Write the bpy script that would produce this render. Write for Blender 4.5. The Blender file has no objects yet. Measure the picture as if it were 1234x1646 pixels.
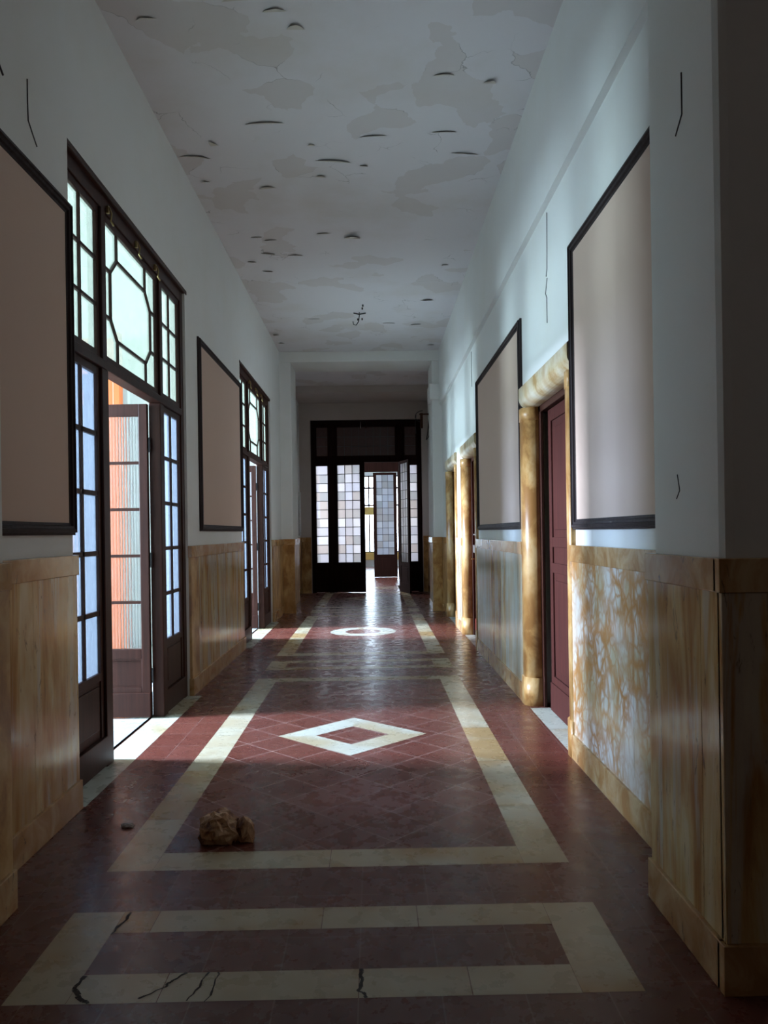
import bpy, bmesh, math, random
from mathutils import Vector, Matrix, noise as mnoise
random.seed(7)
C = bpy.context.scene.collection
S = bpy.context.scene
PI = math.pi

# ------------------------------------------------------------ camera
F_PX = 1236.0; ROLL = 0.0147; YAW = math.atan(17 / F_PX)
cam = bpy.data.cameras.new('camera'); camo = bpy.data.objects.new('camera', cam); C.objects.link(camo)
cam.sensor_fit = 'VERTICAL'; cam.sensor_height = 36; cam.lens = 36 * F_PX / 1646
cam.shift_y = 32.75 / 1646; cam.clip_start = 0.05
fw = Vector((math.sin(YAW), math.cos(YAW), 0)); rt = Vector((math.cos(YAW), -math.sin(YAW), 0)); up = Vector((0, 0, 1))
cr, sr = math.cos(ROLL), math.sin(ROLL)
xa = rt * cr - up * sr; ya = rt * sr + up * cr; za = -fw
camo.matrix_world = Matrix(((xa.x, ya.x, za.x, 0), (xa.y, ya.y, za.y, 0), (xa.z, ya.z, za.z, 1.5), (0, 0, 0, 1)))
S.camera = camo

# ------------------------------------------------------------ world, lights, exposure
W = bpy.data.worlds.new('world'); S.world = W; W.use_nodes = True
bg = W.node_tree.nodes['Background']; bg.inputs[0].default_value = (0.72, 0.87, 1.0, 1); bg.inputs[1].default_value = 0.75
S.view_settings.view_transform = 'Standard'; S.view_settings.look = 'None'
S.view_settings.exposure = 0.62; S.view_settings.gamma = 1; S.view_settings.use_curve_mapping = False

def area(name, loc, direction, sx, sy, power, col, spread=180):
    l = bpy.data.lights.new(name, 'AREA'); l.shape = 'RECTANGLE'; l.size = sx; l.size_y = sy
    l.energy = power; l.color = col; l.spread = math.radians(spread)
    o = bpy.data.objects.new(name, l); C.objects.link(o); o.location = loc
    o.rotation_euler = Vector(direction).to_track_quat('-Z', 'Y').to_euler()
    return o
SKY = (0.61, 0.755, 1.0)
# daylight through the windows of the two left-hand rooms and of the rooms beyond the end doors
area('window_light', (-8.45, 5.75, 3.1), (1, 0, -0.12), 1.2, 2.2, 3100, SKY)
area('window_light', (-8.45, 11.6, 3.1), (1, 0, -0.12), 1.2, 2.2, 3700, SKY)
area('window_light', (-2.45, 22.4, 2.2), (1, 0, 0), 4.2, 2.6, 150, (0.9, 0.93, 1.0))
area('window_light', (0, 34.6, 2.4), (0, -1, 0), 2.6, 3.2, 420, (0.85, 0.93, 1.0))
area('rear_fill_light', (1.8, -3.1, 3.2), (0, 1, 0), 2.0, 2.0, 3, (1.0, 0.88, 0.82))  # added unseen fill behind the camera, lifts the dark near pilaster front

# ------------------------------------------------------------ helpers
class MB:
    def __init__(s): s.bm = bmesh.new(); s.col = None
    def box(s, x0, x1, y0, y1, z0, z1, mi=0, bev=0.0):
        if x0 > x1: x0, x1 = x1, x0
        if y0 > y1: y0, y1 = y1, y0
        if z0 > z1: z0, z1 = z1, z0
        n0 = len(s.bm.faces)
        v = [s.bm.verts.new((x, y, z)) for z in (z0, z1) for y in (y0, y1) for x in (x0, x1)]
        fs = [s.bm.faces.new([v[i] for i in q]) for q in ((0, 2, 3, 1), (4, 5, 7, 6), (0, 1, 5, 4), (2, 6, 7, 3), (0, 4, 6, 2), (1, 3, 7, 5))]
        for f in fs: f.material_index = mi
        if bev > 0:
            es = list({e for f in fs for e in f.edges})
            r = bmesh.ops.bevel(s.bm, geom=es, offset=bev, segments=2, profile=0.5, affect='EDGES', material=-1)
        return s
    def poly(s, pts, z0, z1, mi=0, axis='z'):
        """prism of a closed outline"""
        def P(a, b, t):
            return (a, b, t) if axis == 'z' else ((a, t, b) if axis == 'y' else (t, a, b))
        lo = [s.bm.verts.new(P(a, b, z0)) for a, b in pts]; hi = [s.bm.verts.new(P(a, b, z1)) for a, b in pts]
        n = len(pts); fs = [s.bm.faces.new(lo[::-1]), s.bm.faces.new(hi)]
        for i in range(n): fs.append(s.bm.faces.new((lo[i], lo[(i + 1) % n], hi[(i + 1) % n], hi[i])))
        for f in fs: f.material_index = mi
        return s
    def bar_yz(s, p, q, w, x0, x1, mi=0):
        """straight bar between two (y,z) points, width w, depth x0..x1"""
        p = Vector(p); q = Vector(q); d = (q - p).normalized(); n = Vector((-d.y, d.x)) * w / 2
        pts = [p + n, q + n, q - n, p - n]
        return s.poly([tuple(a) for a in pts], x0, x1, mi, axis='x')
    def tube(s, pts, r, seg=8, mi=0):
        pts = [Vector(p) for p in pts]; rings = []
        for i, p in enumerate(pts):
            d = (pts[min(i + 1, len(pts) - 1)] - pts[max(i - 1, 0)]).normalized()
            a = d.orthogonal().normalized() if i == 0 else (a - d * a.dot(d)).normalized()
            b = d.cross(a)
            rings.append([s.bm.verts.new(p + (a * math.cos(t) + b * math.sin(t)) * r) for t in [2 * PI * k / seg for k in range(seg)]])
        for i in range(len(rings) - 1):
            for k in range(seg):
                f = s.bm.faces.new((rings[i][k], rings[i][(k + 1) % seg], rings[i + 1][(k + 1) % seg], rings[i + 1][k])); f.smooth = True; f.material_index = mi
        for rg in (rings[0][::-1], rings[-1]): s.bm.faces.new(rg).material_index = mi
        return s
    def build(s, name, mats, parent=None):
        bmesh.ops.recalc_face_normals(s.bm, faces=s.bm.faces)
        me = bpy.data.meshes.new(name); s.bm.to_mesh(me); s.bm.free()
        for m in (mats if isinstance(mats, (list, tuple)) else [mats]): me.materials.append(m)
        o = bpy.data.objects.new(name, me); C.objects.link(o)
        if parent: o.parent = parent
        return o
def empty(name, loc):
    o = bpy.data.objects.new(name, None); C.objects.link(o); o.location = loc; o.empty_display_size = 0.2; return o
def tag(o, label=None, cat=None, group=None, kind=None):
    if label: o['label'] = label
    if cat: o['category'] = cat
    if group: o['group'] = group
    if kind: o['kind'] = kind
    return o
def struct(o, label=None): return tag(o, label, None, None, 'structure')
def kids(o): return [c for c in bpy.data.objects if c.parent == o]
def copy_tree(o, parent=None):
    c = o.copy(); C.objects.link(c)
    if parent: c.parent = parent
    for ch in kids(o): copy_tree(ch, c)
    return c

# ------------------------------------------------------------ materials
def mat(name):
    m = bpy.data.materials.new(name); m.use_nodes = True; nt = m.node_tree
    return m, nt, nt.nodes['Principled BSDF']
def N(nt, t, **k):
    n = nt.nodes.new(t)
    for a, b in k.items():
        if a.startswith('i_'): n.inputs[a[2:].replace('_', ' ')].default_value = b
        else: setattr(n, a, b)
    return n
def coords(nt, scale=(1, 1, 1), rot=(0, 0, 0), loc=(0, 0, 0)):
    tc = N(nt, 'ShaderNodeTexCoord'); mp = N(nt, 'ShaderNodeMapping')
    mp.inputs['Scale'].default_value = scale; mp.inputs['Rotation'].default_value = rot; mp.inputs['Location'].default_value = loc
    nt.links.new(tc.outputs['Object'], mp.inputs[0]); return mp.outputs[0]
def noi(nt, vec, scale, detail=4, rough=.5, dist=0):
    n = N(nt, 'ShaderNodeTexNoise'); n.inputs['Scale'].default_value = scale; n.inputs['Detail'].default_value = detail
    n.inputs['Roughness'].default_value = rough; n.inputs['Distortion'].default_value = dist
    nt.links.new(vec, n.inputs['Vector']); return n.outputs[0]
def ramp(nt, fac, stops):
    r = N(nt, 'ShaderNodeValToRGB'); e = r.color_ramp.elements
    while len(e) < len(stops): e.new(0.5)
    for el, (p, c) in zip(e, stops): el.position = p; el.color = (*c, 1) if len(c) == 3 else c
    nt.links.new(fac, r.inputs[0]); return r.outputs[0]
def mix(nt, fac, a, b, mode='MIX'):
    m = N(nt, 'ShaderNodeMix', data_type='RGBA', blend_type=mode)
    for sock, v in ((m.inputs[0], fac), (m.inputs[6], a), (m.inputs[7], b)):
        if hasattr(v, 'links'): nt.links.new(v, sock)
        else: sock.default_value = v if isinstance(v, (int, float)) else (*v, 1)[:4]
    return m.outputs[2]
def bump(nt, bs, h, strength=.2, dist=.01):
    b = N(nt, 'ShaderNodeBump'); b.inputs['Strength'].default_value = strength; b.inputs['Distance'].default_value = dist
    nt.links.new(h, b.inputs['Height']); nt.links.new(b.outputs[0], bs.inputs['Normal'])
def g(v): return (v, v, v)

def m_plaster(name, col, stain=(.55, .52, .46), amt=.5, crack=False):
    m, nt, bs = mat(name); v = coords(nt)
    a = noi(nt, v, 1.3, 6, .6); st = ramp(nt, a, [(.45, g(0)), (.75, g(amt))])
    c = mix(nt, st, col, tuple(col[i] * stain[i] / .62 for i in range(3)))
    if crack:
        sp = coords(nt, (1, 6, 1)); n2 = noi(nt, sp, 14, 3, .6)
        sc = ramp(nt, n2, [(.70, g(0)), (.76, g(.35))]); c = mix(nt, sc, c, (.42, .40, .38))
    nt.links.new(c, bs.inputs['Base Color']); bs.inputs['Roughness'].default_value = .85
    bs.inputs['Specular IOR Level'].default_value = .2
    bump(nt, bs, noi(nt, v, 60, 4, .6), .12, .004)
    return m
M = {}
M['plaster'] = m_plaster('aged_white_plaster', (.775, .775, .745), amt=.3)
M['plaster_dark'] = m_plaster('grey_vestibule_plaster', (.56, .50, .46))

def m_ceiling():
    m, nt, bs = mat('peeling_ceiling_paint'); v = coords(nt)
    d = noi(nt, v, 3.0, 4, .55); vd = N(nt, 'ShaderNodeVectorMath', operation='ADD')
    sc = N(nt, 'ShaderNodeVectorMath', operation='SCALE'); sc.inputs[3].default_value = .45
    n3 = N(nt, 'ShaderNodeTexNoise'); n3.inputs['Scale'].default_value = 2.6; n3.inputs['Detail'].default_value = 4
    nt.links.new(v, n3.inputs[0]); nt.links.new(n3.outputs[1], sc.inputs[0]); nt.links.new(v, vd.inputs[0]); nt.links.new(sc.outputs[0], vd.inputs[1])
    vo = N(nt, 'ShaderNodeTexVoronoi'); vo.inputs['Scale'].default_value = 2.6; nt.links.new(vd.outputs[0], vo.inputs['Vector'])
    sp = N(nt, 'ShaderNodeSeparateColor'); nt.links.new(vo.outputs['Color'], sp.inputs[0])
    patch = ramp(nt, sp.outputs[0], [(.80, g(0)), (.815, g(.75))])
    c = mix(nt, patch, (.76, .74, .75), (.66, .62, .60))
    a = noi(nt, v, .8, 5, .6); c = mix(nt, ramp(nt, a, [(.5, g(0)), (.75, g(.5))]), c, (.60, .54, .46))
    ve = N(nt, 'ShaderNodeTexVoronoi', feature='DISTANCE_TO_EDGE'); ve.inputs['Scale'].default_value = 2.6; nt.links.new(vd.outputs[0], ve.inputs['Vector'])
    ed = ramp(nt, ve.outputs[0], [(.0, g(1)), (.010, g(0))]); gate = ramp(nt, noi(nt, v, 1.9, 2), [(.56, g(0)), (.62, g(.75))])
    ef = mix(nt, 1.0, ed, gate, 'MULTIPLY'); c = mix(nt, ef, c, (.25, .23, .22))
    nt.links.new(c, bs.inputs['Base Color']); bs.inputs['Roughness'].default_value = .75
    bump(nt, bs, noi(nt, v, 25, 5, .6), .15, .006)
    return m
M['ceiling'] = m_ceiling()

def m_wood(name, c1, c2, rough=.35, scale=1.0):
    m, nt, bs = mat(name); v = coords(nt, (30 * scale, 30 * scale, 1.6 * scale))
    a = noi(nt, v, 1.0, 6, .65, .4)
    nt.links.new(ramp(nt, a, [(.3, c1), (.7, c2)]), bs.inputs['Base Color']); bs.inputs['Roughness'].default_value = rough + .1; bs.inputs['Specular IOR Level'].default_value = .05 if 'black' in name else .2
    bump(nt, bs, a, .08, .002); return m
M['wood'] = m_wood('dark_mahogany_wood', (.024, .008, .005), (.055, .018, .011))
M['wood_black'] = m_wood('blackened_brown_wood', (.012, .006, .005), (.028, .012, .010), .85)
M['wood_red'] = m_wood('reddish_door_wood', (.12, .022, .014), (.19, .04, .026), .4)
M['wood_deep'] = m_wood('deep_red_door_wood', (.030, .005, .003), (.052, .010, .006), .75)
M['frame'] = m_wood('black_brown_moulding', (.034, .026, .026), (.062, .050, .050), .35)
M['orange_wood'] = m_wood('orange_varnished_wood', (.24, .055, .012), (.36, .10, .025), .4, .3)

def m_marble(name, cream, mid, ochre, thr=.5, stretch=(7, 7, .9), dark=None, rough=.16, sc=1.0, dist=.9, pale=None):
    m, nt, bs = mat(name); v = coords(nt, tuple(a * sc for a in stretch), (.05, .04, .2))
    a = noi(nt, v, 1.0, 7, .62, dist)
    c = ramp(nt, a, [(.38, cream), (.50, mid), (.60, ochre)])
    v2 = coords(nt, (2, 2, 1.2)); b = noi(nt, v2, 1.6, 3, .5, .6)
    c = mix(nt, ramp(nt, b, [(.45, g(0)), (.66, g(.6))]), c, ochre)
    if pale:
        e = noi(nt, coords(nt, (4, 4, .45), loc=(3, 1, 5)), 1.2, 6, .62, 1.2); c = mix(nt, ramp(nt, e, [(.50, g(0)), (.57, g(.55))]), c, pale)
    if dark:
        d = noi(nt, coords(nt, (9, 9, 2.2)), 1.4, 6, .7, 2.5); c = mix(nt, ramp(nt, d, [(.60, g(0)), (.67, g(.85))]), c, dark)
    nt.links.new(c, bs.inputs['Base Color']); bs.inputs['Roughness'].default_value = rough
    bump(nt, bs, noi(nt, coords(nt), 7, 3), .05, .01); return m
M['marble_streak'] = m_marble('streaked_ochre_marble', (.68, .56, .33), (.56, .36, .14), (.38, .18, .05), stretch=(6, 6, .7), dark=(.12, .07, .035), pale=(.58, .58, .50))
M['marble_ochre'] = m_marble('yellow_ochre_marble', (.60, .40, .18), (.48, .27, .09), (.30, .14, .04), stretch=(5, 5, 3.5), rough=.36, dist=.35)
M['marble_pale'] = m_marble('pale_grey_green_marble', (.52, .52, .42), (.46, .43, .32), (.40, .28, .15))
M['marble_band'] = m_marble('tan_marble_band', (.60, .42, .22), (.50, .30, .13), (.40, .20, .07), stretch=(5, 5, 5), dark=(.12, .07, .04))
M['marble_lintel'] = m_marble('cream_lintel_marble', (.62, .56, .42), (.55, .45, .27), (.42, .26, .10), stretch=(4, 4, 4), dist=.3, rough=.3)

def m_breccia():
    m, nt, bs = mat('orange_veined_white_marble'); v = coords(nt, (1, 1.25, .95))
    n3 = N(nt, 'ShaderNodeTexNoise'); n3.inputs['Scale'].default_value = 3.2; n3.inputs['Detail'].default_value = 5; nt.links.new(v, n3.inputs[0])
    sc = N(nt, 'ShaderNodeVectorMath', operation='SCALE'); sc.inputs[3].default_value = .26; nt.links.new(n3.outputs[1], sc.inputs[0])
    ad = N(nt, 'ShaderNodeVectorMath', operation='ADD'); nt.links.new(v, ad.inputs[0]); nt.links.new(sc.outputs[0], ad.inputs[1])
    c = (.62, .60, .55)
    base = mix(nt, ramp(nt, noi(nt, v, 3, 4), [(.42, g(0)), (.6, g(1))]), (.68, .65, .58), (.52, .44, .28))
    for s, w, k in ((5.5, .15, 1.0), (12.0, .13, .85)):
        ve = N(nt, 'ShaderNodeTexVoronoi', feature='DISTANCE_TO_EDGE'); ve.inputs['Scale'].default_value = s; nt.links.new(ad.outputs[0], ve.inputs['Vector'])
        f = ramp(nt, ve.outputs[0], [(.0, g(k)), (w * .5, g(k * .7)), (w * 1.3, g(0))])
        gate = ramp(nt, noi(nt, v, 2.2, 3), [(.35, g(.25)), (.6, g(1))]); f = mix(nt, 1.0, f, gate, 'MULTIPLY')
        base = mix(nt, f, base, (.46, .22, .07))
    nt.links.new(base, bs.inputs['Base Color']); bs.inputs['Roughness'].default_value = .16
    bump(nt, bs, noi(nt, coords(nt), 7, 3), .05, .01); return m
M['breccia'] = m_breccia()

def m_tile(name, rot, size=.30, c1=(.118, .034, .024), c2=(.150, .048, .034), wid=None):
    m, nt, bs = mat(name); v = coords(nt, rot=(0, 0, rot), loc=(.07, .11, 0))
    b = N(nt, 'ShaderNodeTexBrick'); b.offset = 0; b.squash = 1
    b.inputs['Scale'].default_value = 1; b.inputs['Brick Width'].default_value = wid or size; b.inputs['Row Height'].default_value = size
    b.inputs['Mortar Size'].default_value = .0042 if rot else .0026; b.inputs['Mortar Smooth'].default_value = .1; b.inputs['Bias'].default_value = 0
    b.inputs['Color1'].default_value = (*c1, 1); b.inputs['Color2'].default_value = (*c2, 1); b.inputs['Mortar'].default_value = (*((.30, .19, .165) if rot else (.21, .12, .10)), 1)
    nt.links.new(v, b.inputs['Vector'])
    n = noi(nt, coords(nt), 12, 7, .7, .3)
    c = mix(nt, ramp(nt, n, [(.42, g(0)), (.8, g(.15))]), b.outputs['Color'], (.075, .024, .022))
    n2 = noi(nt, coords(nt, (1, 3, 1)), 18, 4, .7); c = mix(nt, ramp(nt, n2, [(.68, g(0)), (.8, g(.2))]), c, (.30, .18, .16))
    nt.links.new(c, bs.inputs['Base Color'])
    r = ramp(nt, noi(nt, coords(nt), 9, 5, .6), [(.3, g(.20)), (.7, g(.36))]); nt.links.new(r, bs.inputs['Roughness']); bs.inputs['Specular IOR Level'].default_value = .4
    hb = mix(nt, .6, ramp(nt, b.outputs['Fac'], [(0, g(1)), (1, g(0))]), noi(nt, coords(nt, (1, 1, 1)), 7, 4))
    bump(nt, bs, hb, .16, .006); return m
M['tile'] = m_tile('red_floor_tile_straight', 0, .33, wid=.27)
M['tile_diag'] = m_tile('red_floor_tile_diagonal', PI / 4, .28)

def m_floor_marble(name, base, alt, och):
    m, nt, bs = mat(name); v = coords(nt, (1, 1, 1))
    at = N(nt, 'ShaderNodeAttribute', attribute_name='slab')
    ad = N(nt, 'ShaderNodeVectorMath', operation='ADD'); nt.links.new(v, ad.inputs[0])
    sc = N(nt, 'ShaderNodeVectorMath', operation='SCALE'); sc.inputs[3].default_value = 37; nt.links.new(at.outputs['Color'], sc.inputs[0]); nt.links.new(sc.outputs[0], ad.inputs[1])
    a = noi(nt, ad.outputs[0], 3.5, 6, .6, .4)
    c = ramp(nt, a, [(.35, base), (.60, alt), (.85, och)])
    b = noi(nt, ad.outputs[0], 1.1, 2, .5)
    c = mix(nt, ramp(nt, b, [(.52, g(0)), (.62, g(.85))]), c, och)
    cr_ = noi(nt, coords(nt, (1, 1, 1)), 2.6, 2, .5, .4)
    nt.links.new(c, bs.inputs['Base Color']); 
    r = ramp(nt, noi(nt, v, 9, 5, .6), [(.3, g(.22)), (.7, g(.36))]); nt.links.new(r, bs.inputs['Roughness'])
    bump(nt, bs, noi(nt, v, 7, 3), .09, .006); return m
M['inlay'] = m_floor_marble('cream_marble_inlay', (.50, .47, .36), (.45, .38, .25), (.36, .22, .08))
M['inlay_white'] = m_floor_marble('pale_green_white_marble_inlay', (.56, .58, .50), (.48, .48, .40), (.42, .34, .20))
M['slab_grey'] = m_floor_marble('grey_marble_paving', (.50, .52, .50), (.42, .44, .42), (.38, .38, .36))

def simple(name, col, rough=.5, metal=0, n=.12):
    m, nt, bs = mat(name); a = noi(nt, coords(nt), 30, 4)
    c = mix(nt, ramp(nt, a, [(.3, g(0)), (.7, g(1))]), tuple(x * (1 - n) for x in col), tuple(min(1, x * (1 + n)) for x in col))
    nt.links.new(c, bs.inputs['Base Color']); bs.inputs['Roughness'].default_value = rough; bs.inputs['Metallic'].default_value = metal
    bump(nt, bs, a, .05, .002)
    return m
M['fabric'] = m_plaster('beige_pinboard_cloth', (.62, .46, .37), amt=.15)
M['metal'] = simple('dull_steel', (.35, .34, .32), .4, 1)
M['rust'] = simple('rusty_iron', (.10, .05, .03), .7, .4)
M['brass'] = simple('old_brass', (.45, .33, .15), .4, 1)
M['wire'] = simple('dark_cable', (.03, .028, .03), .6)
M['white_pvc'] = simple('white_plastic_tube', (.75, .76, .75), .5)
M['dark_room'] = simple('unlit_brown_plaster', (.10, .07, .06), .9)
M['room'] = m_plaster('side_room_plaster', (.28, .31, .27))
M['end_room'] = m_plaster('end_room_plaster', (.78, .79, .78))
M['salmon'] = m_plaster('salmon_plaster', (.72, .36, .25))
M['yellow'] = m_plaster('yellow_plaster', (.80, .55, .18))
M['crack'] = simple('dark_plaster_crack', (.05, .045, .045), .9)
M['putty'] = m_plaster('loose_paint_flake', (.62, .58, .52))

def m_glass(name, tint, trans=.22, refr=0.0, reed=False, rough=.25, tcol=None):
    m = bpy.data.materials.new(name); m.use_nodes = True; nt = m.node_tree; nt.nodes.clear()
    out = N(nt, 'ShaderNodeOutputMaterial'); v = coords(nt)
    tl = N(nt, 'ShaderNodeBsdfTranslucent'); tp = N(nt, 'ShaderNodeBsdfTransparent'); gl = N(nt, 'ShaderNodeBsdfGlossy'); rf = N(nt, 'ShaderNodeBsdfRefraction')
    nz = noi(nt, v, 16, 4, .6)
    c = mix(nt, ramp(nt, nz, [(.3, g(0)), (.7, g(1))]), tuple(t * .82 for t in tint), tint)
    nt.links.new(c, tl.inputs[0]); tp.inputs[0].default_value = (*(tcol or tint), 1); rf.inputs[0].default_value = (.9, .9, .92, 1)
    gl.inputs['Roughness'].default_value = rough; rf.inputs['Roughness'].default_value = .12; rf.inputs['IOR'].default_value = 1.25
    bp = N(nt, 'ShaderNodeBump'); bp.inputs['Strength'].default_value = .5; bp.inputs['Distance'].default_value = .004
    if reed:
        wv = N(nt, 'ShaderNodeTexWave', bands_direction='X'); wv.inputs['Scale'].default_value = 13; wv.inputs['Distortion'].default_value = .6
        nt.links.new(v, wv.inputs[0]); nt.links.new(wv.outputs[1], bp.inputs['Height'])
    else:
        nt.links.new(noi(nt, v, 90, 2), bp.inputs['Height'])
    for s_ in (gl, rf): nt.links.new(bp.outputs[0], s_.inputs['Normal'])
    a = N(nt, 'ShaderNodeMixShader'); a.inputs[0].default_value = trans; nt.links.new(tl.outputs[0], a.inputs[1]); nt.links.new(tp.outputs[0], a.inputs[2])
    b = N(nt, 'ShaderNodeMixShader'); b.inputs[0].default_value = refr; nt.links.new(a.outputs[0], b.inputs[1]); nt.links.new(rf.outputs[0], b.inputs[2])
    d = N(nt, 'ShaderNodeMixShader'); d.inputs[0].default_value = .06; nt.links.new(b.outputs[0], d.inputs[1]); nt.links.new(gl.outputs[0], d.inputs[2])
    nt.links.new(d.outputs[0], out.inputs[0]); return m
M['frost'] = m_glass('frosted_bluish_glass', (.14, .155, .17), .5, tcol=(.85,.93,1))
M['frost_green'] = m_glass('frosted_greenish_glass', (.175, .185, .15), .40, tcol=(.93,1,.93))
M['reeded'] = m_glass('reeded_door_glass', (.4, .38, .36), .08, .90, True)
M['clear_frost'] = m_glass('white_frosted_glass', (.8, .85, .9), .5)
def m_leaded():
    m = m_glass('leaded_square_glass', (.93, .94, .97), .06)
    nt = m.node_tree
    tl = [n for n in nt.nodes if n.type == 'BSDF_TRANSLUCENT'][0]
    v = coords(nt, loc=(-.109, 2.5, -.76)); b = N(nt, 'ShaderNodeTexWhiteNoise', noise_dimensions='3D')
    sn = N(nt, 'ShaderNodeVectorMath', operation='SNAP'); sn.inputs[1].default_value = (.19, 5, .2218)
    nt.links.new(v, sn.inputs[0]); nt.links.new(sn.outputs[0], b.inputs[0])
    c = ramp(nt, b.outputs[0], [(0, (.70, .72, .74)), (.35, (.80, .76, .74)), (.7, (.84, .86, .93)), (1, (.98, .98, 1.0))])
    nt.links.new(c, tl.inputs[0]); return m
M['leaded'] = m_leaded()
M['dim_glass'] = m_glass('shade_brown_transom_glass', (.075, .045, .04), .0)  # dark brown tint paints in the shade of panes unlit from behind

# ------------------------------------------------------------ floor
CEIL = 4.93
fl = MB()
lay = fl.bm.loops.layers.float_color.new('slab')
def fpoly(pts, mi, z=0.0):
    f = fl.bm.faces.new([fl.bm.verts.new((x, y, z)) for x, y in pts]); f.material_index = mi
    if f.normal.z < 0 or (f.normal_update() or f.normal.z < 0): f.normal_flip()
    r = (random.random(), random.random(), random.random(), 1)
    for l in f.loops: l[lay] = r
def frect(x0, x1, y0, y1, mi, z=0.0): fpoly([(x0, y0), (x1, y0), (x1, y1), (x0, y1)], mi, z)
fl.box(-8.7, 3.8, -3.2, 35.2, -.12, -.001, 0)
frect(-1.87, 3.8, -3.2, 35.2, 0, 0)
frect(-8.7, -1.846, -3.2, 35.2, 4, 0)
GZ = .0006; J = .0015
XL, XR, WI = -1.215, .86, .203
def slabs_x(x0, x1, y0, y1, cuts, mi, z=GZ):
    xs = [x0] + cuts + [x1]
    for a, b in zip(xs[:-1], xs[1:]): frect(a + J, b - J, y0, y1, mi, z)
def slabs_y(x0, x1, y0, y1, cuts, mi, z=GZ):
    ys = [y0] + cuts + [y1]
    for a, b in zip(ys[:-1], ys[1:]): frect(x0, x1, a + J, b - J, mi, z)
def ring(y0, y1, t, cy, cx_):
    # backing slab so that joints look dark
    xl, xr = XL, XR
    slabs_y(xl, xl + WI, y0, y1, cy, 2); slabs_y(xr - WI, xr, y0, y1, [c + .1 for c in cy], 2)
    slabs_x(xl + WI, xr - WI, y0, y0 + t, cx_, 2); slabs_x(xl + WI, xr - WI, y1 - t, y1, [c - .15 for c in cx_], 2)
for k in range(4):
    oy = 6.0 * k
    ring(2.48 + oy, 3.085 + oy, .165, [], [-.72, -.07, .30] if k == 0 else [-.45, .2])
for k in range(3):
    oy = 6.0 * k
    y0, y1 = 3.455 + oy, 8.0 + oy
    if k == 2: y1 = 19.3
    frect(XL + WI, XR - WI, y0 + .19, y1 - .19, 1, .0003)
    ring(y0, y1, .19, [y0 + .62, y0 + 1.45, y0 + 2.3, y0 + 3.2, y0 + 3.95] + ([y0 + 5, y0 + 6] if k == 2 else []), [-.22])
cx0 = -.178
def diamond(cy, a, b, ia, ib):
    o = [(cx0 - a, cy), (cx0, cy - b), (cx0 + a, cy), (cx0, cy + b)]; i = [(cx0 - ia, cy), (cx0, cy - ib), (cx0 + ia, cy), (cx0, cy + ib)]
    for k in range(4):
        fpoly([o[k], o[(k + 1) % 4], i[(k + 1) % 4], i[k]], 3, .0009)
diamond(5.71, .55, .53, .27, .255); diamond(17.6, .55, .53, .27, .255)
for k in range(32):
    a0, a1 = 2 * PI * k / 32, 2 * PI * (k + 1) / 32
    fpoly([(cx0 + r * math.cos(a), 11.68 + r * math.sin(a)) for r, a in ((.27, a0), (.5, a0), (.5, a1), (.27, a1))], 3, .0009)
# door thresholds
for y0, y1 in ((4.29, 7.2), (10.14, 13.1)):
    slabs_y(-1.84, -1.62, y0, y1, [y0 + .9, y0 + 1.9], 3)
for y0 in (5.17, 9.8, 12.16): slabs_y(1.30, 1.47, y0, y0 + 1.3, [y0 + .6], 3)
bmesh.ops.recalc_face_normals
me = bpy.data.meshes.new('floor'); fl.bm.to_mesh(me); fl.bm.free()
for k in ('tile', 'tile_diag', 'inlay', 'inlay_white', 'slab_grey'): me.materials.append(M[k])
floor = bpy.data.objects.new('floor', me); C.objects.link(floor); struct(floor, 'dark red tiled corridor floor inlaid with cream marble bands')
# broken joints of the nearest marble bands
cr_m = MB()
def crack2(pts, w=.006):
    out = [pts[0]]
    for (a, b_), (c, d) in zip(pts[:-1], pts[1:]):
        for k in range(1, 5): out.append((a + (c - a) * k / 4 + random.uniform(-.007, .007), b_ + (d - b_) * k / 4 + random.uniform(-.004, .004)))
    pts = out
    for i in range(len(pts) - 1):
        (x0, y0), (x1, y1) = pts[i], pts[i + 1]; d = Vector((x1 - x0, y1 - y0)).normalized(); n = Vector((-d.y, d.x)) * w * (.6 + .8 * random.random())
        vs = [cr_m.bm.verts.new((x, y, .0013)) for x, y in ((x0 + n.x, y0 + n.y), (x0 - n.x, y0 - n.y), (x1 - n.x, y1 - n.y), (x1 + n.x, y1 + n.y))]
        cr_m.bm.faces.new(vs)
crack2([(-1.005, 2.64), (-1.01, 2.56), (-.985, 2.52), (-.94, 2.48)], .007)
crack2([(-.66, 2.645), (-.70, 2.60), (-.715, 2.56), (-.78, 2.50)], .004)
crack2([(-.585, 2.645), (-.60, 2.56), (-.62, 2.48)], .003); crack2([(-.555, 2.645), (-.55, 2.60), (-.56, 2.48)], .003)
crack2([(-.065, 2.645), (-.06, 2.56), (-.068, 2.52), (-.04, 2.48)], .005)
crack2([(-1.01, 2.91), (-.99, 3.0), (-.985, 3.08)], .005)
cr_m.build('crack', M['crack'], floor)

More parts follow.
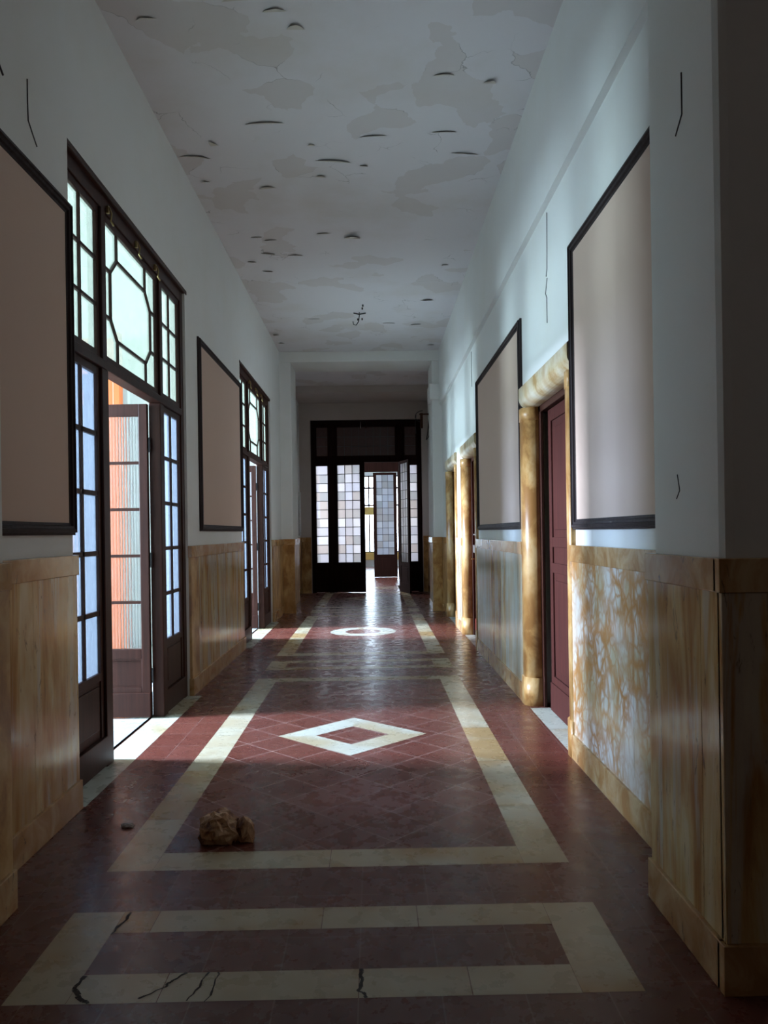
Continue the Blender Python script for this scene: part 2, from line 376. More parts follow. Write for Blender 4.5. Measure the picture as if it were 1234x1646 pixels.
# ------------------------------------------------------------ ceiling
cl = MB(); cl.box(-2.2, 3.8, -3.2, 15.4, CEIL, CEIL + .15); cl.box(-2.2, 1.9, 15.4, 19.5, CEIL, CEIL + .15)
ceil = cl.build('ceiling', M['ceiling']); struct(ceil, 'high pale corridor ceiling with peeling paint')
fp = [(-.82, 4.95, .22, .05), (-.6, 5.06, .16, .05), (-1.46, 5.13, .14, .04), (-.48, 5.24, .12, .08), (.94, 5.88, .10, .08), (.58, 5.78, .16, .05), (-.86, 6.44, .34, .05),
      (-1.35, 6.8, .07, .12), (-1.56, 7.01, .28, .06), (-.5, 6.81, .07, .05), (-.32, 7.11, .34, .07), (.05, 6.66, .24, .04), (.66, 6.6, .22, .04),
      (-.46, 7.42, .10, .08), (.88, 6.98, .26, .04), (-1.0, 7.65, .18, .07), (-.04, 7.2, .08, .05), (-1.58, 7.5, .08, .05), (-.52, 8.82, .16, .05), (-.2, 8.97, .19, .20),
      (-1.24, 9.43, .18, .05), (-1.15, 9.0, .16, .04), (-.91, 9.5, .2, .05), (-1.33, 10.06, .14, .04), (-1.48, 9.71, .12, .04), (.84, 11.4, .2, .10), (.97, 9.89, .09, .06),
      (-1.3, 8.9, .14, .03), (-1.63, 13.3, .10, .18), (-1.60, 13.9, .12, .16), (.3, 12.6, .22, .05), (.75, 12.7, .18, .05), (-.9, 12.3, .2, .03), (1.1, 14.1, .14, .08)]
for i, (x, y, w, h_) in enumerate(fp):
    b = MB(); nseg = 9; dr = .010 + .35 * h_ * (.2 + .5 * random.random()); rot = random.uniform(-.2, .2)
    rows = []
    for jx in range(nseg + 1):
        t = jx / nseg; env = math.sin(PI * t) ** .8; row = []
        for k in range(5):
            s_ = k / 4; yy = -h_ * env * s_ * (1 + .25 * mnoise.noise(Vector((t * 4, i, 0)))); zz = -dr * env * s_ ** 1.6
            px = (t - .5) * w; q = Vector((px * math.cos(rot) - yy * math.sin(rot), px * math.sin(rot) + yy * math.cos(rot)))
            row.append((x + q.x, y + q.y, CEIL - .002 + zz))
        rows.append(row)
    top = [[b.bm.verts.new(p) for p in r] for r in rows]; bot = [[b.bm.verts.new((p[0], p[1], p[2] + .0015)) for p in r] for r in rows]
    for a in range(nseg):
        for k in range(4):
            b.bm.faces.new((top[a][k], top[a + 1][k], top[a + 1][k + 1], top[a][k + 1])).smooth = True
            b.bm.faces.new((bot[a][k], bot[a][k + 1], bot[a + 1][k + 1], bot[a + 1][k])).smooth = True
    b.build('paint_flake', M['putty'], ceil)

# ------------------------------------------------------------ walls
XW = -1.73     # left plaster face
wl = MB()
wl.box(-2.0, -1.66, 3.0, 4.27, 0, CEIL); wl.box(-2.0, -1.50, 2.2, 3.13, 0, CEIL)
wl.box(-2.2, -1.9, -3.2, 2.2, 0, CEIL)
wl.box(-2.0, XW, 4.27, 7.2, 3.78, CEIL); wl.box(-2.0, XW, 7.2, 10.14, 0, CEIL)
wl.box(-2.0, XW, 10.14, 13.1, 3.78, CEIL); wl.box(-2.0, XW, 13.1, 14.5, 0, CEIL)
wl.box(-2.0, -1.51, 14.5, 15.4, 0, 4.73, bev=.012); wl.box(-2.0, -1.83, 15.4, 19.3, 0, CEIL)
wall_left = wl.build('wall_left', M['plaster']); struct(wall_left, 'off-white plaster wall on the left of the corridor')
wr = MB()
def wrb(y0, y1, z0=0): 
    if z0 < 3.9: wr.box(1.325, 1.62, y0, y1, z0, 3.9)
    wr.box(1.278, 1.62, y0, y1, 3.9, CEIL)
wrb(3.13, 5.06); wrb(5.06, 6.64, 2.68); wrb(6.64, 9.70); wrb(9.70, 11.25, 2.68); wrb(11.25, 12.08); wrb(12.08, 13.58, 2.68); wrb(13.58, 14.5)
wr.box(1.14, 3.7, 2.49, 3.13, 0, CEIL, bev=.035)
wr.box(3.6, 3.8, -3.2, 2.49, 0, CEIL)
wr.box(1.14, 1.62, 14.5, 15.4, 0, 4.73, bev=.012); wr.box(1.09, 1.4, 14.42, 15.0, 3.98, 4.28, bev=.01); wr.box(1.40, 1.62, 15.4, 19.3, 0, CEIL)
wall_right = wr.build('wall_right', M['plaster']); struct(wall_right, 'off-white plaster wall on the right with a shallow ledge')
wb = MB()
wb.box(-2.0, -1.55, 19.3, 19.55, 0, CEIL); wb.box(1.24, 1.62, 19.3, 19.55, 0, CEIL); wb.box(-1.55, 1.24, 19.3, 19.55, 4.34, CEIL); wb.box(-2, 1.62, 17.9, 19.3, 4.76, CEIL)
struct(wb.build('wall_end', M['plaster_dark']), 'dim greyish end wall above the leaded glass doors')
bb = MB(); bb.box(-2.0, 1.62, 14.5, 15.4, 4.73, CEIL, bev=.01)
struct(bb.build('trim_1', M['plaster']), 'white ceiling beam across the far end of the corridor')
wk = MB(); wk.box(-2.2, 3.8, -3.4, -3.2, 0, CEIL)
struct(wk.build('wall_rear', M['dark_room']))
# hairline cracks in the plaster
def wcrack(parent, pts, r=.004): 
    b = MB(); b.tube(pts, r, 5); b.build('crack', M['crack'], parent)
wcrack(wall_left, [(-1.659, 3.78, 3.74), (-1.659, 3.78, 3.63), (-1.659, 3.785, 3.54), (-1.659, 3.83, 3.50), (-1.659, 3.88, 3.46)])
wcrack(wall_left, [(-1.659, 3.46, 3.67), (-1.659, 3.49, 3.64), (-1.659, 3.53, 3.61)], .006)
wcrack(wall_right, [(1.139, 2.77, 3.15), (1.139, 2.77, 3.07), (1.139, 2.77, 3.0), (1.139, 2.83, 2.95)], .003)
wcrack(wall_right, [(1.324, 5.70, 3.86), (1.324, 5.71, 3.62), (1.324, 5.72, 3.45), (1.324, 5.75, 3.40)], .004)
wcrack(wall_right, [(1.324, 5.72, 3.38), (1.324, 5.78, 3.28), (1.324, 5.74, 3.24), (1.324, 5.74, 3.05)], .004)
wcrack(wall_right, [(1.324, 10.1, 3.86), (1.324, 10.12, 3.6), (1.324, 10.1, 3.4)], .005)
wcrack(wall_right, [(1.139, 2.86, 1.70), (1.139, 2.84, 1.64), (1.139, 2.87, 1.61)], .002)

# ------------------------------------------------------------ marble dado
def dado(n, side, X, y0, y1, mats, cuts=(), panel='marble_streak', label=None, band='marble_band', lo=.16, ends=False, top=1.40):
    """side -1: left wall (faces +x), +1: right wall (faces -x); X is the visible face"""
    t = .03 * side; b = MB(); ys = [y0] + list(cuts) + [y1]; pm = mats if isinstance(mats, list) else [mats]
    for i, (a, c) in enumerate(zip(ys[:-1], ys[1:])): b.box(X, X + t, a + .0008, c - .0008, lo, 1.29, i % len(pm), bev=.0015)
    o = b.build(f'trim_{n}', [M[k] for k in pm]); struct(o, label)
    c_ = MB(); c_.box(X - .012 * side, X + t, y0 - .004, y1 + .004, 1.29, top, bev=.004); c_.build('cap_band', M[band], o)
    c_ = MB(); c_.box(X - .016 * side, X + t, y0 - .004, y1 + .004, 0, lo, bev=.004); c_.build('base_slab', M[band], o)
    return o
dado(2, -1, -1.64, 3.14, 4.27, 'marble_streak', [3.72], label='streaked ochre marble dado on the left wall, nearest the camera')
dado(3, -1, -1.475, 2.2, 3.13, 'marble_ochre', label='marble dado on the near left pilaster')
dado(4, -1, -1.705, 7.2, 10.12, ['marble_ochre', 'marble_streak'], [7.5], label='ochre marble dado between the two left glazed doors')
dado(5, -1, -1.705, 13.1, 14.48, 'marble_ochre', [13.6], label='ochre marble dado beyond the second left door')
dado(6, -1, -1.485, 14.5, 15.4, 'marble_ochre', label='marble dado on the far left pilaster')
dado(7, -1, -1.805, 15.42, 19.28, 'marble_ochre', [16.5, 17.7])
dado(8, 1, 1.295, 3.15, 5.03, 'breccia', [3.85], label='white marble dado with orange veins right of the near stone doorway')
o = dado(9, 1, 1.115, 2.475, 3.12, 'marble_streak', [2.62], label='marble dado on the dark near right pilaster')
for (z0, z1, e, nm, mt) in ((.16, 1.29, 0, 'front_slab', 'marble_streak'), (1.29, 1.40, .012, 'front_cap', 'marble_band'), (0, .16, .016, 'front_base', 'marble_band')):
    b = MB(); b.box(1.115 - e, 3.58, 2.455 - e, 2.49, z0, z1, bev=.003); b.build(nm, M[mt], o)
dado(10, 1, 1.295, 6.70, 9.66, ['marble_pale', 'marble_streak'], [7.6, 8.6], label='pale marble dado between the first two right doorways')
dado(11, 1, 1.295, 11.29, 12.04, 'marble_pale', label='narrow marble dado between the two far right doorways')
dado(12, 1, 1.295, 13.62, 14.48, 'marble_ochre', label='ochre marble dado before the far right pilaster')
dado(13, 1, 1.115, 14.5, 15.4, 'marble_ochre', label='marble dado on the far right pilaster')
dado(14, 1, 1.375, 15.42, 19.28, 'marble_ochre', [16.6, 17.9])
for n, x0, x1, Y in ((15, -1.705, -1.485, 14.48), (16, 1.115, 1.295, 14.48), (17, -1.80, -1.56, 19.27), (18, 1.25, 1.37, 19.27)):
    b = MB(); b.box(x0, x1, Y, Y + .03, .0, 1.29, bev=.002); o = b.build(f'trim_{n}', M['marble_ochre']); struct(o)
    b = MB(); b.box(x0, x1, Y - .01, Y + .03, 1.29, 1.40, bev=.002); b.build('cap_band', M['marble_band'], o)

# ------------------------------------------------------------ framed boards
def board(side, X, y0, y1, z0, z1, label):
    """moulded frame with cloth panel, X = wall face"""
    r = empty('pinboard', (X, (y0 + y1) / 2, z0)); hy = (y1 - y0) / 2; H = z1 - z0
    d = -side; b = MB()
    prof = [(0, 0), (0, .018), (.012, .022), (.014, .034), (.030, .038), (.034, .028), (.048, .026), (.052, .014), (.066, .012), (.066, 0)]
    def ringv(ins, h): return [b.bm.verts.new((d * h, yy, zz)) for yy, zz in ((-hy + ins, ins), (hy - ins, ins), (hy - ins, H - ins), (-hy + ins, H - ins))]
    rs = [ringv(*p) for p in prof]
    for a, c in zip(rs[:-1], rs[1:]):
        for k in range(4): b.bm.faces.new((a[k], a[(k + 1) % 4], c[(k + 1) % 4], c[k]))
    b.build('frame', M['frame'], r)
    b = MB(); b.box(0, d * .010, -hy + .055, hy - .055, .055, H - .055); b.build('cloth_panel', M['fabric'], r)
    tag(r, label, 'pinboard', 'framed beige boards on the corridor walls'); return r
board(-1, -1.66, 3.16, 4.265, 1.51, 3.33, 'framed beige pinboard on the left wall nearest the camera, cut by the photo edge')
board(-1, -1.73, 7.68, 10.11, 1.54, 3.48, 'framed beige pinboard on the left wall between the two glazed doors')
board(1, 1.325, 3.15, 5.02, 1.50, 3.36, 'framed beige pinboard on the right wall, half hidden by the near pilaster')
board(1, 1.325, 6.72, 9.55, 1.51, 3.36, 'framed beige pinboard on the right wall between two stone doorways')

# ------------------------------------------------------------ glazed doors of the left wall
def glazed_door(yc):
    """local: x=0 corridor face of the frame, y along the corridor, frame depth to x=-.09"""
    r = empty('door_1', (-1.755, yc, 0)); D = -.09
    H = 3.775; f = MB()
    f.box(0, D, -1.48, -1.34, 0, H, bev=.006); f.box(0, D, 1.34, 1.48, 0, H, bev=.006)
    f.box(0, D, -1.34, 1.34, 3.66, H, bev=.006); f.box(.012, D, -1.34, 1.34, 2.60, 2.66, bev=.006)
    for s_ in (-1, 1): f.box(.006, D, s_ * .62, s_ * .74, 0, 2.60, bev=.006); f.box(.006, D, s_ * .64, s_ * .72, 2.66, 3.66, bev=.004)
    # ragged architrave at the head
    f.box(.03, -.01, -1.50, 1.50, 3.755, 3.80, bev=.01)
    f.build('frame', M['wood'], r)
    def glaze(nm, y0, y1, z0, z1, ncol, nrow, st=.045, bar=.022, panel=None, oct_=False):
        b = MB(); X0, X1 = -.012, -.055
        b.box(X0, X1, y0, y0 + st, z0, z1, bev=.003); b.box(X0, X1, y1 - st, y1, z0, z1, bev=.003)
        zb = z0 + st
        if panel: zb = panel
        b.box(X0, X1, y0 + st, y1 - st, zb - st, zb, bev=.003); b.box(X0, X1, y0 + st, y1 - st, z1 - st, z1, bev=.003)
        gy0, gy1, gz0, gz1 = y0 + st, y1 - st, zb, z1 - st
        if panel:
            b.box(X0 - .01, X1 + .01, gy0, gy1, z0, zb - st); b.box(X0, X1, gy0, gy1, z0, z0 + .10, bev=.003)
            b.box(X0 + .018, X1 + .02, y0 - .01, y1 + .01, z0, .20, bev=.004)
            ins = .03; b.box(X0 - .001, X1 + .012, gy0 + ins, gy1 - ins, .26, zb - st - ins, bev=.006)
        xb0, xb1 = -.018, -.048
        if oct_:
            L = lambda p, q: b.bar_yz(p, q, bar, xb0, xb1)
            a, c = .47, .335; zt, zm1, zm0, zo = 3.43, 3.31, 2.985, 2.865
            pts = [(-c, zt), (c, zt), (a, zm1), (a, zm0), (c, zo), (-c, zo), (-a, zm0), (-a, zm1)]
            for k in range(8): L(pts[k], pts[(k + 1) % 8])
            for s_ in (-1, 1):
                L((s_ * c, zt), (s_ * c, gz1)); L((s_ * c, zo), (s_ * c, gz0))
                L((s_ * a, zm1), (s_ * (gy1), zm1)); L((s_ * a, zm0), (s_ * (gy1), zm0))
        else:
            for i in range(1, ncol): y = gy0 + (gy1 - gy0) * i / ncol; b.box(xb0, xb1, y - bar / 2, y + bar / 2, gz0, gz1)
            for i in range(1, nrow): z = gz0 + (gz1 - gz0) * i / nrow; b.box(xb0, xb1, gy0, gy1, z - bar / 2, z + bar / 2)
        o = b.build(nm, M['wood'], r)
        p = MB(); p.box(-.032, -.036, gy0 - .008, gy1 + .008, gz0 - .008, gz1 + .008); p.build('pane', M['frost_green' if nm == 'transom_light' else 'frost'], o)
        return o
    for s_ in (-1, 1):
        a, b_ = sorted((s_ * .74, s_ * 1.34))
        glaze('sidelight', a, b_, .012, 2.60, 2, 5, st=.05, bar=.03, panel=.62)
        a, b_ = sorted((s_ * .72, s_ * 1.34))
        glaze('transom_light', a, b_, 2.66, 3.66, 2, 3, st=.05)
    glaze('transom_light', -.64, .64, 2.66, 3.66, 1, 1, st=.05, oct_=True)
    # latches on the transoms
    for yy in (.02, .52, -.6):
        b = MB(); b.tube([(.02, yy, 3.70), (.035, yy, 3.66), (.03, yy, 3.61), (.045, yy + .01, 3.58)], .006); b.box(.0, .02, yy - .012, yy + .012, 3.66, 3.71, bev=.003); b.build('latch', M['brass'], r)
    # open leaves, folded back into the side room
    def leaf(y, sgn, ang):
        b = MB(); w = .61; z0, z1 = .012, 2.585; st = .072; t = .042
        b.box(0, st, -t / 2, t / 2, z0, z1, bev=.004); b.box(w - st, w, -t / 2, t / 2, z0, z1, bev=.004)
        b.box(st, w - st, -t / 2, t / 2, z1 - .10, z1, bev=.004); b.box(st, w - st, -t / 2, t / 2, .49, .57, bev=.004)
        b.box(st, w - st, -t / 2, t / 2, z0, .25, bev=.004); b.box(st, w - st, -.012, .012, .25, .49)
        b.box(.0, w, -t / 2 - .012, t / 2 + .012, z0, .21, bev=.004)
        for sy in (-1, 1):
            for q in ((st, st + .012, .25, .49), (w - st - .012, w - st, .25, .49), (st, w - st, .25, .262), (st, w - st, .478, .49)):
                b.box(q[0], q[1], sy * .011, sy * .019, q[2], q[3])
        gz0, gz1 = .57, z1 - .10
        for i in range(1, 5): z = gz0 + (gz1 - gz0) * i / 5; b.box(st, w - st, -.014, .014, z - .012, z + .012)
        o = b.build('door_leaf', M['wood'], r); o.location = (-.092, y, 0); o.rotation_euler = (0, 0, ang)
        p = MB(); p.box(st - .01, w - st + .01, -.003, .003, gz0 - .01, gz1 + .01); p.build('pane', M['reeded'], o)
        for z in (.35, 1.3, 2.25):
            hb = MB(); hb.tube([(-.012, 0, z - .06), (-.012, 0, z + .06)], .011); hb.build('hinge', M['wire'], o)
    leaf(.595, 1, PI - .03); leaf(-.595, -1, PI + .05)
    return r
d1 = glazed_door(5.77); struct(d1, 'first tall glazed mahogany doors on the left, one leaf folded back')
d2 = copy_tree(d1); d2.name = 'door_2'; d2.location.y = 11.62; struct(d2, 'second glazed mahogany doors on the left, further down the corridor')

# ------------------------------------------------------------ stone doorways of the right wall
def stone_door(n, y0, y1, leaf_from, leaf_to, label, wood='wood', lock=False):
    r = empty(f'door_{n}', (1.325, (y0 + y1) / 2, 0)); h = (y1 - y0) / 2; J_ = .17; struct(r, label)
    def jamb(s_, z0, z1, e=0.0):
        pts = []; fx = -.038 - e
        pts += [(0, s_ * h), (fx + .012, s_ * (h + e)), (fx, s_ * (h + e - .012))]
        R = .10
        pts += [(fx + R * (1 - math.cos(a)), s_ * (h - J_ - e + R * (1 - math.sin(a)))) for a in [PI / 2 * k / 8 for k in range(9)]]
        # arc from the face round to the reveal
        pts = [(0, s_ * h), (fx + .012, s_ * (h + e)), (fx, s_ * (h + e - .012))]
        cyy = h - J_ - e + R
        pts += [(fx + R - R * math.cos(a), s_ * (cyy - R * math.sin(a))) for a in [PI / 2 * k / 8 for k in range(9)]]
        pts += [(.095, s_ * (h - J_ - e)), (.095, s_ * h)]
        b = MB(); b.poly(pts, z0, z1)
        for f_ in b.bm.faces:
            if abs(f_.normal.z) < .5: f_.smooth = True
        return b
    for s_ in (-1, 1):
        j = jamb(s_, .24, 2.44).build('stone_jamb', M['marble_ochre'], r)
        jamb(s_, 0, .24, .010).build('plinth', M['marble_ochre'], j); jamb(s_, 2.44, 2.55, .004).build('capital', M['marble_ochre'], j)
    # lintel, same bullnose section
    z0, z1, R, fx = 2.55, 2.74, .10, -.042
    pts = [(0, z1), (fx + .012, z1), (fx, z1 - .012)] + [(fx + R - R * math.cos(a), z0 + R - R * math.sin(a)) for a in [PI / 2 * k / 8 for k in range(9)]] + [(.095, z0), (.095, 2.67), (0, 2.67)]
    b = MB(); b.poly(pts, -h, h, axis='y'); b.build('stone_lintel', M['marble_lintel'], r)
    hi = h - J_
    f = MB(); 
    for s_ in (-1, 1): f.box(.10, .125, s_ * (hi + .02), s_ * (hi - .045), 0, 2.56, bev=.004)
    f.box(.10, .19, -hi - .02, hi + .02, 2.50, 2.60, bev=.004)
    f.build('frame', M['wood'], r)
    a, c = leaf_from - (y0 + y1) / 2, leaf_to - (y0 + y1) / 2
    b = MB(); X0, X1, st = .135, .175, .09
    b.box(X0, X1, a, a + st, .01, 2.49, bev=.004); b.box(X0, X1, c - st, c, .01, 2.49, bev=.004)
    for z_, zz in ((.01, .30), (1.15, 1.23), (1.36, 1.44), (2.39, 2.49)): b.box(X0, X1, a + st, c - st, z_, zz, bev=.004)
    b.box(X0 + .014, X1 - .014, a + st, c - st, .30, 2.39)
    for z_, zz in ((.36, 1.09), (1.50, 2.33)): b.box(X0 + .006, X1 - .01, a + st + .05, c - st - .05, z_, zz, bev=.006)
    b.box(X0 - .010, X1, a, c, .01, .24, bev=.003)
    o = b.build('door_leaf', M[wood], r)
    if lock:
        b = MB(); b.box(X0 - .03, X0 + .002, c - .20, c - .04, 1.19, 1.30, bev=.004); b.build('rim_lock', M['metal'], o)
        b = MB(); b.tube([(X0, c - .07, 1.10), (X0 - .05, c - .07, 1.10), (X0 - .055, c - .16, 1.10)], .009); b.build('handle', M['brass'], o)
        b = MB(); b.box(X0 - .02, X0 + .001, c - .22, c - .02, 1.44, 1.46, bev=.003); b.build('bolt', M['metal'], o)
    return r
stone_door(3, 5.02, 6.70, 5.19, 6.36, 'near right doorway with rounded ochre marble surround and dark gap beside its leaf', 'wood_deep')
stone_door(4, 9.67, 11.28, 9.85, 11.10, 'middle right doorway with red door and metal lock', 'wood_red', True)
stone_door(5, 12.05, 13.61, 12.24, 12.9, 'farthest right doorway with ochre marble surround', 'wood')
# unlit rooms behind the right-hand doorways
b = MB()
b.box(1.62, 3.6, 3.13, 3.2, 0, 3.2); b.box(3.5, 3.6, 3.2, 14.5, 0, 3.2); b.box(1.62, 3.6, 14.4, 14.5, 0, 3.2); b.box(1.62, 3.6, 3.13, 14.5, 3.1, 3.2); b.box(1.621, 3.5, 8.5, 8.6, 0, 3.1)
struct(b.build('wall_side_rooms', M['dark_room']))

# ------------------------------------------------------------ end doors with leaded glass
def leaded_leaf(name, w, z0, z1, gl, gr, gz0, gz1, nc, nr, parent, glass='leaded', wood='wood_black', t=.045, panel=True):
    """local x 0..w, thickness in y"""
    b = MB(); b.box(0, gl, -t / 2, t / 2, z0, z1, bev=.003); b.box(gr, w, -t / 2, t / 2, z0, z1, bev=.003)
    b.box(gl, gr, -t / 2, t / 2, gz1, z1, bev=.003)
    if panel:
        b.box(gl, gr, -t / 2, t / 2, gz0 - .09, gz0, bev=.003); b.box(gl, gr, -t / 2, t / 2, z0, z0 + .24, bev=.003); b.box(gl, gr, -.012, .012, z0, gz0)
        b.box(gl + .05, gr - .05, -.018, .018, z0 + .28, gz0 - .13, bev=.006)
    else: b.box(gl, gr, -t / 2, t / 2, z0, gz0, bev=.003)
    o = b.build(name, M[wood], parent)
    p = MB(); p.box(gl - .005, gr + .005, -.003, .003, gz0 - .005, gz1 + .005); p.build('pane', M[glass], o)
    c = MB()
    for i in range(1, nc): x = gl + (gr - gl) * i / nc; c.box(x - .006, x + .006, -.009, .009, gz0, gz1)
    for i in range(1, nr): z = gz0 + (gz1 - gz0) * i / nr; c.box(gl, gr, -.009, .009, z - .006, z + .006)
    c.build('lead_came', M['wire'], o); return o
d6 = empty('door_6', (-.155, 19.4, 0)); struct(d6, 'wide dark wooden end doors with leaded square panes, one leaf open')
f = MB(); hw = 1.39
f.box(-hw, -hw + .10, -.06, .06, 0, 4.33, bev=.004); f.box(hw - .10, hw, -.06, .06, 0, 4.33, bev=.004); f.box(-hw + .1, hw - .1, -.06, .06, 4.20, 4.33, bev=.004)
f.box(-hw + .1, hw - .1, -.06, .06, 3.27, 3.43, bev=.004)
for s_ in (-1, 1): f.box(s_ * .84, s_ * .96, -.06, .06, 0, 3.27, bev=.004); f.box(s_ * .77, s_ * .93, -.06, .06, 3.43, 4.20, bev=.004)
f.box(-.008, .018, -.07, -.055, 4.12, 4.30); f.build('frame', M['wood_black'], d6)
for s_ in (-1, 1):
    o = leaded_leaf('sidelight', .33, .01, 3.27, .02, .31, .76, 3.19, 1, 11, d6); o.location = (min(s_ * .96, s_ * 1.29), 0, 0)
    o = leaded_leaf('transom_light', .36, 3.43, 4.20, .04, .32, 3.44, 4.16, 1, 3, d6, 'dim_glass', panel=False); o.location = (min(s_ * .93, s_ * 1.29), 0, 0)
o = leaded_leaf('transom_light', 1.54, 3.43, 4.20, .04, 1.50, 3.44, 4.16, 8, 3, d6, 'dim_glass', panel=False); o.location = (-.77, 0, 0)
o = leaded_leaf('door_leaf', .80, .01, 3.27, .11, .68, .76, 3.20, 3, 11, d6); o.location = (-.84, -.02, 0); o.rotation_euler = (0, 0, -math.radians(9))
o = leaded_leaf('door_leaf', .80, .01, 3.27, .11, .68, .76, 3.20, 3, 11, d6); o.location = (.82, -.03, 0); o.rotation_euler = (0, 0, PI + math.radians(106))
b = MB(); b.tube([(-.13, -.075, 4.29), (-.13, -.10, 4.22), (-.13, -.085, 4.12)], .008); b.build('latch', M['metal'], d6)

d7 = empty('door_7', (0, 25.7, 0)); struct(d7, 'second leaded door seen through the opening of the end doors')
f = MB(); f.box(-1.2, -1.08, -.06, .06, 0, 3.95); f.box(.83, 1.0, -.06, .06, 0, 3.95); f.box(-1.08, .83, -.06, .06, 3.52, 3.95); f.build('frame', M['wood_black'], d7)
o = leaded_leaf('door_leaf', .78, .01, 3.50, .11, .68, .76, 3.42, 3, 12, d7); o.location = (.01, 0, 0)
o = leaded_leaf('door_leaf', .78, .01, 3.50, .11, .68, .76, 3.42, 3, 12, d7); o.location = (-1.06, .02, 0); o.rotation_euler = (0, 0, 1.2)

# ------------------------------------------------------------ rooms that let the daylight in
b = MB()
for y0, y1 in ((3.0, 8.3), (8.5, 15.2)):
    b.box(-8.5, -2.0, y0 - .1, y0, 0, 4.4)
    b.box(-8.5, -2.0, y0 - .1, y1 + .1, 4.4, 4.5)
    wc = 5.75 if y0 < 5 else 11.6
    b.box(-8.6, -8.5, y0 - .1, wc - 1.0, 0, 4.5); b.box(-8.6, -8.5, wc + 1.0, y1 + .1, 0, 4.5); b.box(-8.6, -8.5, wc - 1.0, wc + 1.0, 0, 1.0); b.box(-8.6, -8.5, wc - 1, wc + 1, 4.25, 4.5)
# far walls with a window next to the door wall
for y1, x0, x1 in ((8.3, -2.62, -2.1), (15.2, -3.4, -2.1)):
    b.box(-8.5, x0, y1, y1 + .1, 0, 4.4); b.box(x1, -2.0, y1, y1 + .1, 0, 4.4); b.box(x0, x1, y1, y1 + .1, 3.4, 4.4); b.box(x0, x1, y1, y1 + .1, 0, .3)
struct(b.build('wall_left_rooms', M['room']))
b = MB(); b.box(-4.6, -2.68, 8.18, 8.28, 0, 3.6, bev=.01); b.box(-2.72, -2.64, 8.12, 8.22, 0, 3.65, bev=.01)
tag(b.build('wooden_screen', M['orange_wood']), 'orange varnished wooden screen seen over the open left door leaf', 'screen')

b = MB()   # rooms beyond the end doors
b.box(-2.6, -2.5, 19.55, 20.2, 0, 4.5); b.box(-2.6, -2.5, 24.6, 25.6, 0, 4.5); b.box(-2.6, -2.5, 20.2, 24.6, 0, .85); b.box(-2.6, -2.5, 20.2, 24.6, 3.6, 4.5)
b.box(2.2, 2.3, 19.55, 33.8, 0, 4.5); b.box(-2.6, 2.3, 19.55, 33.8, 4.5, 4.6); b.box(-2.6, -2.0, 19.45, 19.55, 0, 4.6); b.box(1.62, 2.3, 19.45, 19.55, 0, 4.6)
b.box(-2.6, -2.5, 25.8, 33.8, 0, 4.5)
struct(b.build('wall_end_rooms', M['end_room']))
b = MB(); b.box(-2.6, -1.2, 25.6, 25.8, 0, 4.5); b.box(1.0, 2.3, 25.6, 25.8, 0, 4.5); b.box(-1.2, 1.0, 25.6, 25.8, 3.95, 4.5)
struct(b.build('wall_inner', M['wood_black']))
b = MB()   # back wall with its tall window
b.box(-2.6, -1.3, 33.8, 34.0, 0, 4.5); b.box(1.3, 2.3, 33.8, 34, 0, 4.5); b.box(-1.3, 1.3, 33.8, 34, 4.0, 4.5); b.box(-1.3, 1.3, 33.8, 34, 0, .6)
struct(b.build('wall_back', M['end_room']))
b = MB(); b.box(-1.3, 1.3, 33.74, 33.8, .30, .62, bev=.01); struct(b.build('trim_19', M['yellow']))
w1 = MB()
for x in (-1.3, -.2, .55, 1.26): w1.box(x, x + .05, 33.82, 33.9, .6, 4.0)
for z in (.6, 2.66, 3.42, 3.95): w1.box(-1.3, 1.3, 33.82, 33.9, z, z + .07)
wo = w1.build('window_1', M['wood']); struct(wo, 'bright window at the very end of the building')
b = MB(); b.box(-1.25, 1.25, 33.85, 33.86, .65, 3.95); b.build('pane', M['clear_frost'], wo)
b = MB(); b.box(-1.0, .9, 33.70, 33.76, 2.28, 2.62, bev=.01); tag(b.build('yellow_pelmet', M['yellow']), 'yellow board across the bright window beyond the second leaded door', 'board')

# ------------------------------------------------------------ fittings
ft = empty('wall_fixture', (1.36, 18.4, 4.2))
b = MB(); b.box(-.22, .04, -.03, .03, .10, .13, bev=.004); b.box(-.20, -.14, -.04, .04, -.22, .14, bev=.006); b.build('bracket', M['rust'], ft)
b = MB(); b.tube([(-.14 - .18 * math.sin(a) , 0, .06 + .14 * math.cos(a)) for a in [i * PI / 8 for i in range(9)]], .008); b.tube([(-.30, 0, .1), (-.32, 0, -.1), (-.31, 0, -.35)], .006); b.build('loose_cable', M['wire'], ft)
b = MB(); b.tube([(.02, 0, .05), (-.02, 0, -.3), (-.06, 0, -.5), (.0, 0, -.42), (.03, 0, -.1)], .012); b.build('cable_loop', M['wire'], ft)
tag(ft, 'rusty bracket with loose cables high on the wall right of the end doors', 'wall bracket')
b = MB(); b.tube([(-1.775, 18.6, 1.45), (-1.775, 18.6, 2.5)], .035, 12); b.tube([(-1.79, 18.6, 2.5), (-1.79, 18.6, 4.6)], .009)
tag(b.build('conduit', M['white_pvc']), 'white vertical cable tube on the wall left of the end doors', 'conduit')
b = MB(); b.tube([(1.385, 17.2, 2.2), (1.385, 17.2, 3.0)], .012, 6); tag(b.build('cable', M['rust']), 'short rusty vertical pipe on the wall beyond the far right pilaster', 'pipe')

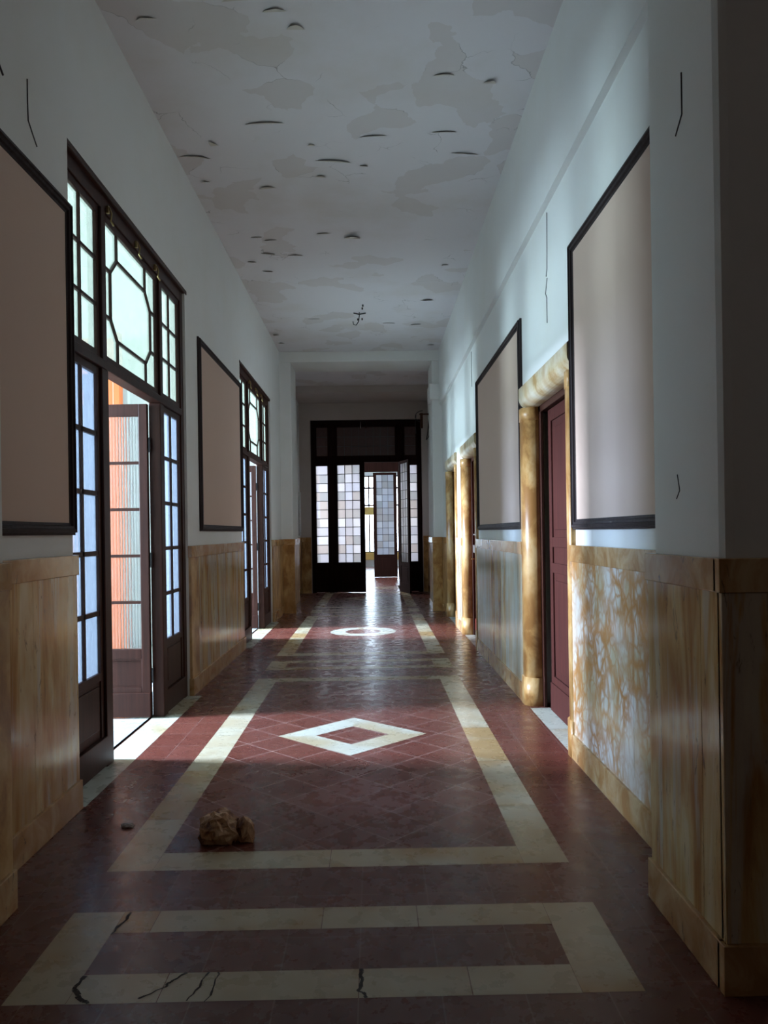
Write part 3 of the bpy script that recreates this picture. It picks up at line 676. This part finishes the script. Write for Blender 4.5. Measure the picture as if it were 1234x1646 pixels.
# remains of a ceiling lamp
lp = empty('ceiling_hook', (-.17, 11.97, CEIL))
b = MB(); b.tube([(0, 0, 0), (0, 0, -.05), (-.01, 0, -.14), (-.05, 0, -.20), (-.09, 0, -.19), (-.10, 0, -.14)], .007); b.build('hook', M['wire'], lp)
b = MB(); b.tube([(-.09, -.01, -.015), (0, 0, -.03), (.10, .01, -.012)], .011); b.build('bracket', M['wire'], lp)
for x, y in ((-.03, .35), (.04, .33), (.05, -.25), (.06, -.40)):
    b = MB(); b.tube([(x, y, 0), (x, y, -.03)], .012, 6); b.build('screw', M['wire'], lp)
tag(lp, 'dark iron lamp hook left in the middle of the peeling ceiling', 'hook')

# ------------------------------------------------------------ litter on the floor
def m_paper():
    m, nt, bs = mat('crumpled_brown_paper'); v = coords(nt); a = noi(nt, v, 14, 6, .6, .8)
    nt.links.new(ramp(nt, a, [(.38, (.12, .04, .02)), (.47, (.45, .25, .13)), (.62, (.66, .46, .28))]), bs.inputs['Base Color']); bs.inputs['Roughness'].default_value = .6
    return m
M['paper'] = m_paper()
def crumple(name, mt, loc, size, seed, subdiv=2, amp=.2, parent=None):
    """faceted crushed paper: irregular facets with sharp folds, resting on the floor"""
    bm = bmesh.new(); bmesh.ops.create_icosphere(bm, subdivisions=subdiv, radius=1); rr = random.Random(int(seed * 10))
    for v in bm.verts:
        p = v.co.copy(); big = 1 + .22 * mnoise.noise(p * 1.1 + Vector((seed, 0, 0)))
        v.co = (p * (big + rr.uniform(-amp, amp * .7)) + Vector([rr.uniform(-.07, .07) for _ in range(3)]))
    bmesh.ops.subdivide_edges(bm, edges=bm.edges[:], cuts=1, use_grid_fill=True)
    for v in bm.verts: v.co *= 1 + rr.uniform(-.045, .03)
    for v in bm.verts: v.co = Vector((v.co.x * size[0], v.co.y * size[1], max(-.55, v.co.z) * size[2]))
    z0 = min(v.co.z for v in bm.verts)
    for v in bm.verts: v.co.z -= z0
    bmesh.ops.recalc_face_normals(bm, faces=bm.faces)
    me = bpy.data.meshes.new(name); bm.to_mesh(me); bm.free(); me.materials.append(mt)
    o = bpy.data.objects.new(name, me); C.objects.link(o); o.location = loc
    if parent: o.parent = parent
    return o
bag = crumple('paper_bag', M['paper'], (-.775, 3.79, .001), (.105, .09, .092), 3.1, 3, .16)
crumple('twisted_neck', M['paper'], (.120, -.01, .0), (.052, .05, .075), 8.4, 2, .22, bag)
tag(bag, 'crumpled brown paper bag lying on the red floor tiles', 'paper bag')
sc_ = crumple('paper_scrap', simple('dirty_white_paper', (.45, .42, .40), .7), (-1.29, 3.98, .001), (.038, .018, .013), 5.5, 2, .25)
tag(sc_, 'small crumpled whitish scrap on the dark tiles left of the cream band', 'litter')
